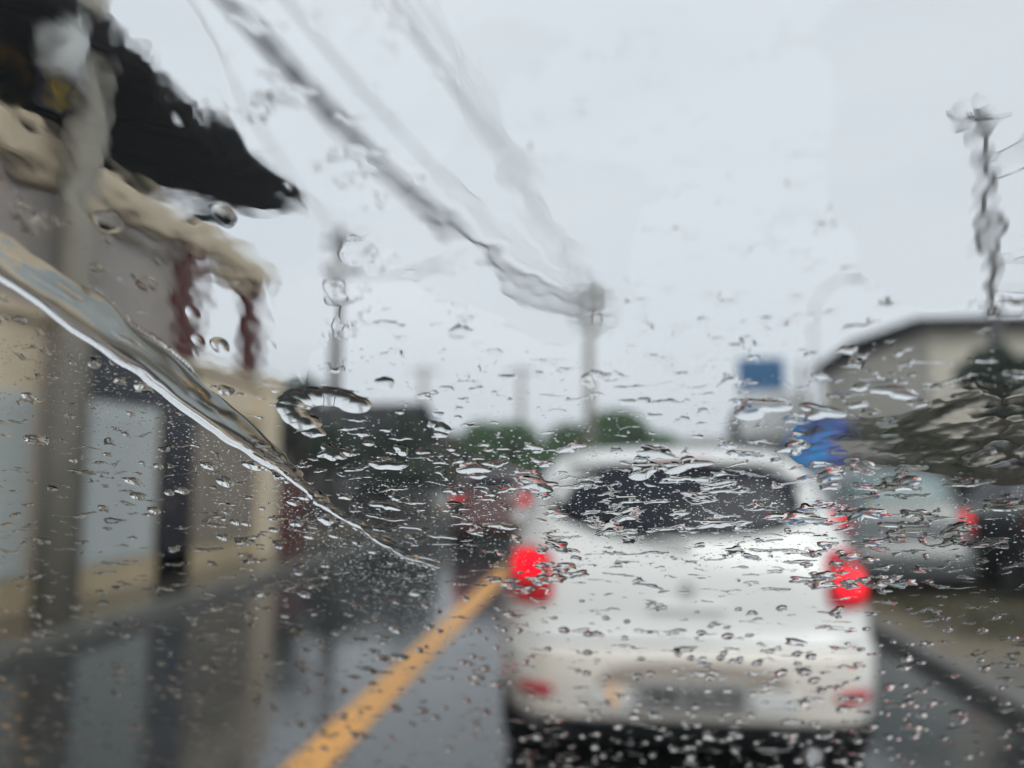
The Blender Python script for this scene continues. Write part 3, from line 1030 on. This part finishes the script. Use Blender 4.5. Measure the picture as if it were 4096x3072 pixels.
# 1. wet film broken into stretched patches in the unwiped band
wx = X + (vnoise(X, S, 0.012, 0.006, 21, 3) - 0.5) * 0.012
ws = S + (vnoise(X, S, 0.009, 0.005, 22, 3) - 0.5) * 0.005
nf = vnoise(wx, ws, 0.0050, 0.0016, 23, 3)
big = vnoise(X, S, 0.05, 0.03, 24, 2)
cover = np.interp(S, [-0.11, -0.075, -0.045, -0.02, 0.001, 0.012, 0.022], [0.0, 0.03, 0.10, 0.14, 0.12, 0.04, 0.0])
cover_r = np.interp(S, [-0.11, -0.06, -0.03, -0.01, 0.022, 0.034, 0.05], [0.0, 0.05, 0.17, 0.21, 0.20, 0.08, 0.0])
cover = cover + (cover_r - cover) * np.clip((X - 0.025) / 0.015, 0, 1)
cover = cover * (0.45 + 1.0 * big)
cover = np.where(below, cover * 0.12, cover)
thr = 0.5 + (0.5 - np.clip(cover, 0, 0.6)) * 0.42
f1 = (nf - thr) / 0.10
H1 = 0.00015 * np.clip(f1, 0, 1.6) ** 0.85 * np.interp(S, [0.0, 0.03], [1.0, 0.7])
F = np.maximum(F, f1)
H = np.maximum(H, np.where(f1 > 0, H1, 0))

# 2. thin wavy sheet on the upper glass, patchy, with feathered edges
sheet_m = vnoise(X, S, 0.035, 0.030, 31, 2)
up = np.maximum(np.interp(S, [0.015, 0.05, 0.15], [0.0, 1.0, 1.0]), np.interp(X, [0.03, 0.045], [0, 1]) * np.interp(S, [-0.012, 0.012], [0, 1.0])) * np.where(below, 0, 1)
lf = np.interp(X, [-0.09, -0.03, 0.03, 0.05, 0.09], [1.0, 0.95, 0.30, 1.0, 1.2])
f2 = (sheet_m - (0.98 - 0.52 * up * lf)) / 0.12
wave = vnoise(X * 1.2 + S * 0.8, S - X * 0.4, 0.011, 0.006, 33, 3)
H2 = np.interp(X, [-0.10, -0.06, 0.03, 0.05], [0.00011, 0.00015, 0.00015, 0.00020]) * np.where(X < -0.07, np.interp(S, [0.035, 0.065], [0.45, 1.0]), 1.0) * np.clip(f2, 0, 1.5) * (0.35 + 1.0 * wave)
F = np.maximum(F, np.clip(f2, -3, 3))
H = np.maximum(H, np.where(f2 > 0, H2, 0))


def stamp(cx, cs, r, asp=1.3, hr=0.3, rough=0.12, rot=0.0, power=1.0):
    i0, i1 = np.searchsorted(xs, [cx - r * asp * 1.7, cx + r * asp * 1.7])
    j0, j1 = np.searchsorted(ss, [cs - r * asp * 1.7, cs + r * asp * 1.7])
    if i1 - i0 < 2 or j1 - j0 < 2:
        return
    dx, ds = X[j0:j1, i0:i1] - cx, S[j0:j1, i0:i1] - cs
    c_, n_ = math.cos(rot), math.sin(rot)
    u, v = (dx * c_ + ds * n_) / asp, -dx * n_ + ds * c_
    ph = np.arctan2(v, u)
    k = 1.0
    for q in (2, 3, 4, 5):
        k = k + rough * rng.uniform(-1, 1) * np.cos(q * ph + rng.uniform(0, 6.28)) * (1.5 / q + 0.3)
    rho2 = (u * u + v * v) / (r * k) ** 2
    f_ = 1 - rho2
    h_ = hr * r * np.clip(f_, 0, 1) ** power * (1 + 0.3 * np.clip(rho2, 0, 1))
    F[j0:j1, i0:i1] = np.maximum(F[j0:j1, i0:i1], np.clip(f_, -3, 1))
    H[j0:j1, i0:i1] = np.maximum(H[j0:j1, i0:i1], h_)


def edge_at(x):
    return np.interp(x, RIV[:, 0], RIV[:, 1]) if x < -0.0486 else -0.0423


# 3. lower glass: many small separate drops
for k in range(1250):
    x, s_ = rng.uniform(-0.35, 0.25), rng.uniform(-0.242, -0.06)
    if x < -0.05 and rng.uniform() < 0.55:
        continue
    stamp(x, s_, np.interp(s_, [-0.2, -0.06], [1.9, 0.9]) * rng.choice([0.0010, 0.0013, 0.0017, 0.0021], p=[.3, .4, .2, .1]), np.interp(s_, [-0.2, -0.06], [0.42, 1.0]) * rng.uniform(.85, 1.15), np.interp(s_, [-0.2, -0.06], [0.13, 0.30]) * rng.uniform(.75, 1.2), 0.07)
# ragged wide drops, mostly lower left and over the white car
for k in range(75):
    x, s_ = rng.uniform(-0.30, 0.22), rng.uniform(-0.13, -0.035)
    stamp(x, s_, rng.uniform(0.0010, 0.0019), rng.uniform(1.2, 2.6), rng.uniform(.20, .34), 0.26, rng.uniform(-.25, .2))
# 4. wiped triangle: clean oval drops
for k in range(150):
    x = rng.uniform(-0.23, -0.055)
    s_ = edge_at(x) - 0.006 - rng.uniform(0, 0.11)
    stamp(x, s_, rng.choice([0.0008, 0.0012, 0.0017, 0.0023], p=[.4, .3, .2, .1]), rng.uniform(1.1, 1.6), rng.uniform(.34, .5), 0.10, rng.uniform(-.4, .1))
# beads under the rivulet
for k in range(420):
    x = rng.uniform(-0.125, -0.05)
    tt = np.interp(x, RIV[:, 0], np.arange(len(RIV)) / (len(RIV) - 1))
    off = np.interp(tt, WT, WW) * 1.42 + rng.exponential(0.0006)
    stamp(x, edge_at(x) - off, rng.uniform(0.0003, 0.0008), 1.0, 0.5, 0.15)
CLUST = [(0.0674, -0.037), (0.0735, -0.047), (0.064, -0.046), (-0.0156, -0.048), (-0.0235, -0.052), (-0.012, -0.042), (0.078, -0.050)]
# 5. dense band: spread splashes and bigger merged drops
for k in range(150):
    x = rng.uniform(-0.075, 0.21)
    s_ = rng.uniform(-0.062, 0.034 if x > 0.03 else 0.012)
    if s_ < edge_at(x) + 0.006:
        continue
    stamp(x, s_, rng.uniform(0.0006, 0.0015), rng.uniform(1.1, 2.3), rng.uniform(.15, .30), 0.26, rng.uniform(-.25, .25))
for (x, s_, r) in ((-0.0165, -0.004, .0042), (0.0105, 0.0015, .0045), (0.0205, 0.0035, .004), (0.006, -0.017, .0040), (-0.055, 0.004, .004),
                   (-0.033, 0.0025, .0042), (0.046, 0.010, .0038), (0.036, 0.0235, .0050), (0.05, 0.022, .0042), (0.030, -0.0205, .0036),
                   (0.052, -0.018, .0048), (0.067, -0.016, .0044), (0.079, -0.021, .004), (0.074, -0.004, .004), (-0.028, -0.022, .003),
                   (0.09, 0.006, .0045), (0.10, -0.012, .0042), (0.065, 0.028, .0036)):
    stamp(x, s_, r * 0.62, rng.uniform(1.5, 2.1), 0.24, 0.36, rng.uniform(-.2, .2))
for k in range(34):
    x, s_ = rng.uniform(-0.07, 0.12), rng.uniform(-0.05, 0.012)
    if s_ > edge_at(x) + 0.008:
        stamp(x, s_, rng.uniform(0.0016, 0.0027), rng.uniform(1.1, 1.7), rng.uniform(.14, .24), 0.30, rng.uniform(-.3, .3))
for cx_, cs_ in CLUST:
    for q in range(7):
        stamp(cx_ + rng.normal(0, 0.004), cs_ + rng.normal(0, 0.0028), rng.uniform(0.0008, 0.0020), rng.uniform(1.1, 2.0), rng.uniform(.2, .34), 0.25, rng.uniform(-.3, .3))
# the ring shaped splash left of centre
for q in range(9):
    a = 0.5 + q * 0.42
    stamp(-0.0665 + 0.0085 * math.cos(a), 0.0235 + 0.0055 * math.sin(a), 0.0032, 1.3, 0.17, 0.04)
# 6. upper glass: few, larger, flat
for k in range(60):
    x, s_ = rng.uniform(-0.16, -0.03), rng.uniform(0.01, 0.14)
    if s_ < edge_at(x) + 0.007:
        continue
    stamp(x, s_, rng.uniform(0.0009, 0.0024), rng.uniform(1.0, 1.5), rng.uniform(.10, .26), 0.12)
for k in range(170):
    x, s_ = rng.uniform(-0.06, 0.14), rng.uniform(0.006, 0.07)
    stamp(x, s_, rng.uniform(0.0006, 0.0013), rng.uniform(1.2, 2.0), rng.uniform(.05, .13), 0.2)

F = np.where(F_r > -0.25, -1.0, F)


def field_mesh(F, H, name, lift=0.0):
    ins = F > 0
    cell = ins[:-1, :-1] | ins[1:, :-1] | ins[:-1, 1:] | ins[1:, 1:]
    used = np.zeros(F.shape, bool)
    used[:-1, :-1] |= cell
    used[1:, :-1] |= cell
    used[:-1, 1:] |= cell
    used[1:, 1:] |= cell
    gj, gi = np.gradient(F)
    g2 = gj * gj + gi * gi + 1e-9
    out = used & ~ins
    di = np.where(out, np.clip(-F * gi / g2, -0.85, 0.85), 0)
    dj = np.where(out, np.clip(-F * gj / g2, -0.85, 0.85), 0)
    hs = np.gradient(ss)[:, None]
    XX = X + di * 0.0004
    SS = S + dj * hs
    HH = np.where(ins, H, 0.0)
    ids = -np.ones(F.shape, int)
    nv = used.sum()
    ids[used] = np.arange(nv)
    xx, s2, hh = XX[used], SS[used], HH[used]
    top = np.stack([xx, 0.2 - s2 * math.cos(RAKE) + hh * math.sin(RAKE), 1.42 + s2 * math.sin(RAKE) + hh * math.cos(RAKE)], 1)
    bot = np.stack([xx, 0.2 - s2 * math.cos(RAKE), 1.42 + s2 * math.sin(RAKE)], 1)
    jj, ii = np.nonzero(cell)
    q = np.stack([ids[jj, ii], ids[jj, ii + 1], ids[jj + 1, ii + 1], ids[jj + 1, ii]], 1)
    ft, fb = q[:, ::-1], q + nv
    V = np.concatenate([top, bot]).astype(np.float32)
    Q = np.concatenate([ft, fb]).astype(np.int32)
    me = bpy.data.meshes.new(name)
    me.vertices.add(len(V))
    me.vertices.foreach_set('co', V.ravel())
    me.loops.add(len(Q) * 4)
    me.loops.foreach_set('vertex_index', Q.ravel())
    me.polygons.add(len(Q))
    me.polygons.foreach_set('loop_start', np.arange(0, len(Q) * 4, 4, dtype=np.int32))
    me.polygons.foreach_set('loop_total', np.full(len(Q), 4, dtype=np.int32))
    me.polygons.foreach_set('use_smooth', np.ones(len(Q), bool))
    me.materials.append(M['water'])
    me.update(calc_edges=True)
    me.validate()
    print(name, len(Q), 'quads')
    return link(bpy.data.objects.new(name, me))


rd = field_mesh(F, H, 'raindrops')
tag(rd, 'raindrops and broken wet film spread over the windscreen', 'raindrops', kind='stuff')
rv = field_mesh(F_r, H_r, 'water_rivulet')
tag(rv, 'thick rivulet of water slanting down across the left of the windscreen', 'water')


def fine(name, pts, label):
    SEG = 6
    tv = [(0, 0, 1.0)]
    for k in range(SEG):
        a = 2 * math.pi * k / SEG
        tv.append((0.62 * math.cos(a), 0.62 * math.sin(a), 0.72))
    for k in range(SEG):
        a = 2 * math.pi * k / SEG
        tv.append((math.cos(a), math.sin(a), 0.0))
    for k in range(SEG):
        a = 2 * math.pi * k / SEG
        tv.append((math.cos(a), math.sin(a), 0.0))
    tf = [(0, 1 + k, 1 + (k + 1) % SEG) for k in range(SEG)]
    tq = [(1 + k, 7 + k, 7 + (k + 1) % SEG, 1 + (k + 1) % SEG) for k in range(SEG)]
    base = [tuple(13 + (SEG - 1 - k) for k in range(SEG))]
    T_ = np.array(tv)
    V, Fc = [], []
    for (x, s_, r, asp, h) in pts:
        u = x + T_[:, 0] * r * asp
        v = s_ + T_[:, 1] * r
        hh = T_[:, 2] * h
        o_ = len(V)
        for a, b, c_ in zip(u, v, hh):
            V.append((a, 0.2 - b * math.cos(RAKE) + c_ * math.sin(RAKE), 1.42 + b * math.sin(RAKE) + c_ * math.cos(RAKE)))
        # the pane's grid runs right-handed inward, so flip the windings outward
        for f_ in tf + tq + base:
            Fc.append(tuple(o_ + q for q in f_[::-1]))
    ob = mesh_np(name, V, Fc, 'water', smooth=True)
    return tag(ob, label, 'droplets', kind='stuff')


def free(x, s_):
    i, j = int(np.searchsorted(xs, x)), int(np.searchsorted(ss, s_))
    if i >= len(xs) or j >= len(ss) or i < 1 or j < 1:
        return False
    return F[j, i] < -0.2 and F_r[j, i] < -0.3


pts = []
tries = 0
while len(pts) < 8500 and tries < 60000:
    tries += 1
    if rng.uniform() < 0.5:
        x = rng.uniform(-0.20, -0.05)
        s_ = edge_at(x) - 0.004 - abs(rng.normal(0, 0.035))
    else:
        x, s_ = rng.uniform(-0.07, 0.18), rng.normal(-0.012, 0.024)
        if s_ < edge_at(x):
            continue
    if s_ < -0.09 or s_ > 0.05 or not free(x, s_):
        continue
    r = 0.00009 + 0.00022 * rng.uniform() ** 3
    pts.append((x, s_, r, rng.uniform(1.0, 1.9), r * rng.uniform(0.4, 0.7)))
fine('fine_droplets', pts, 'mist of pinhead droplets between the raindrops on the windscreen')
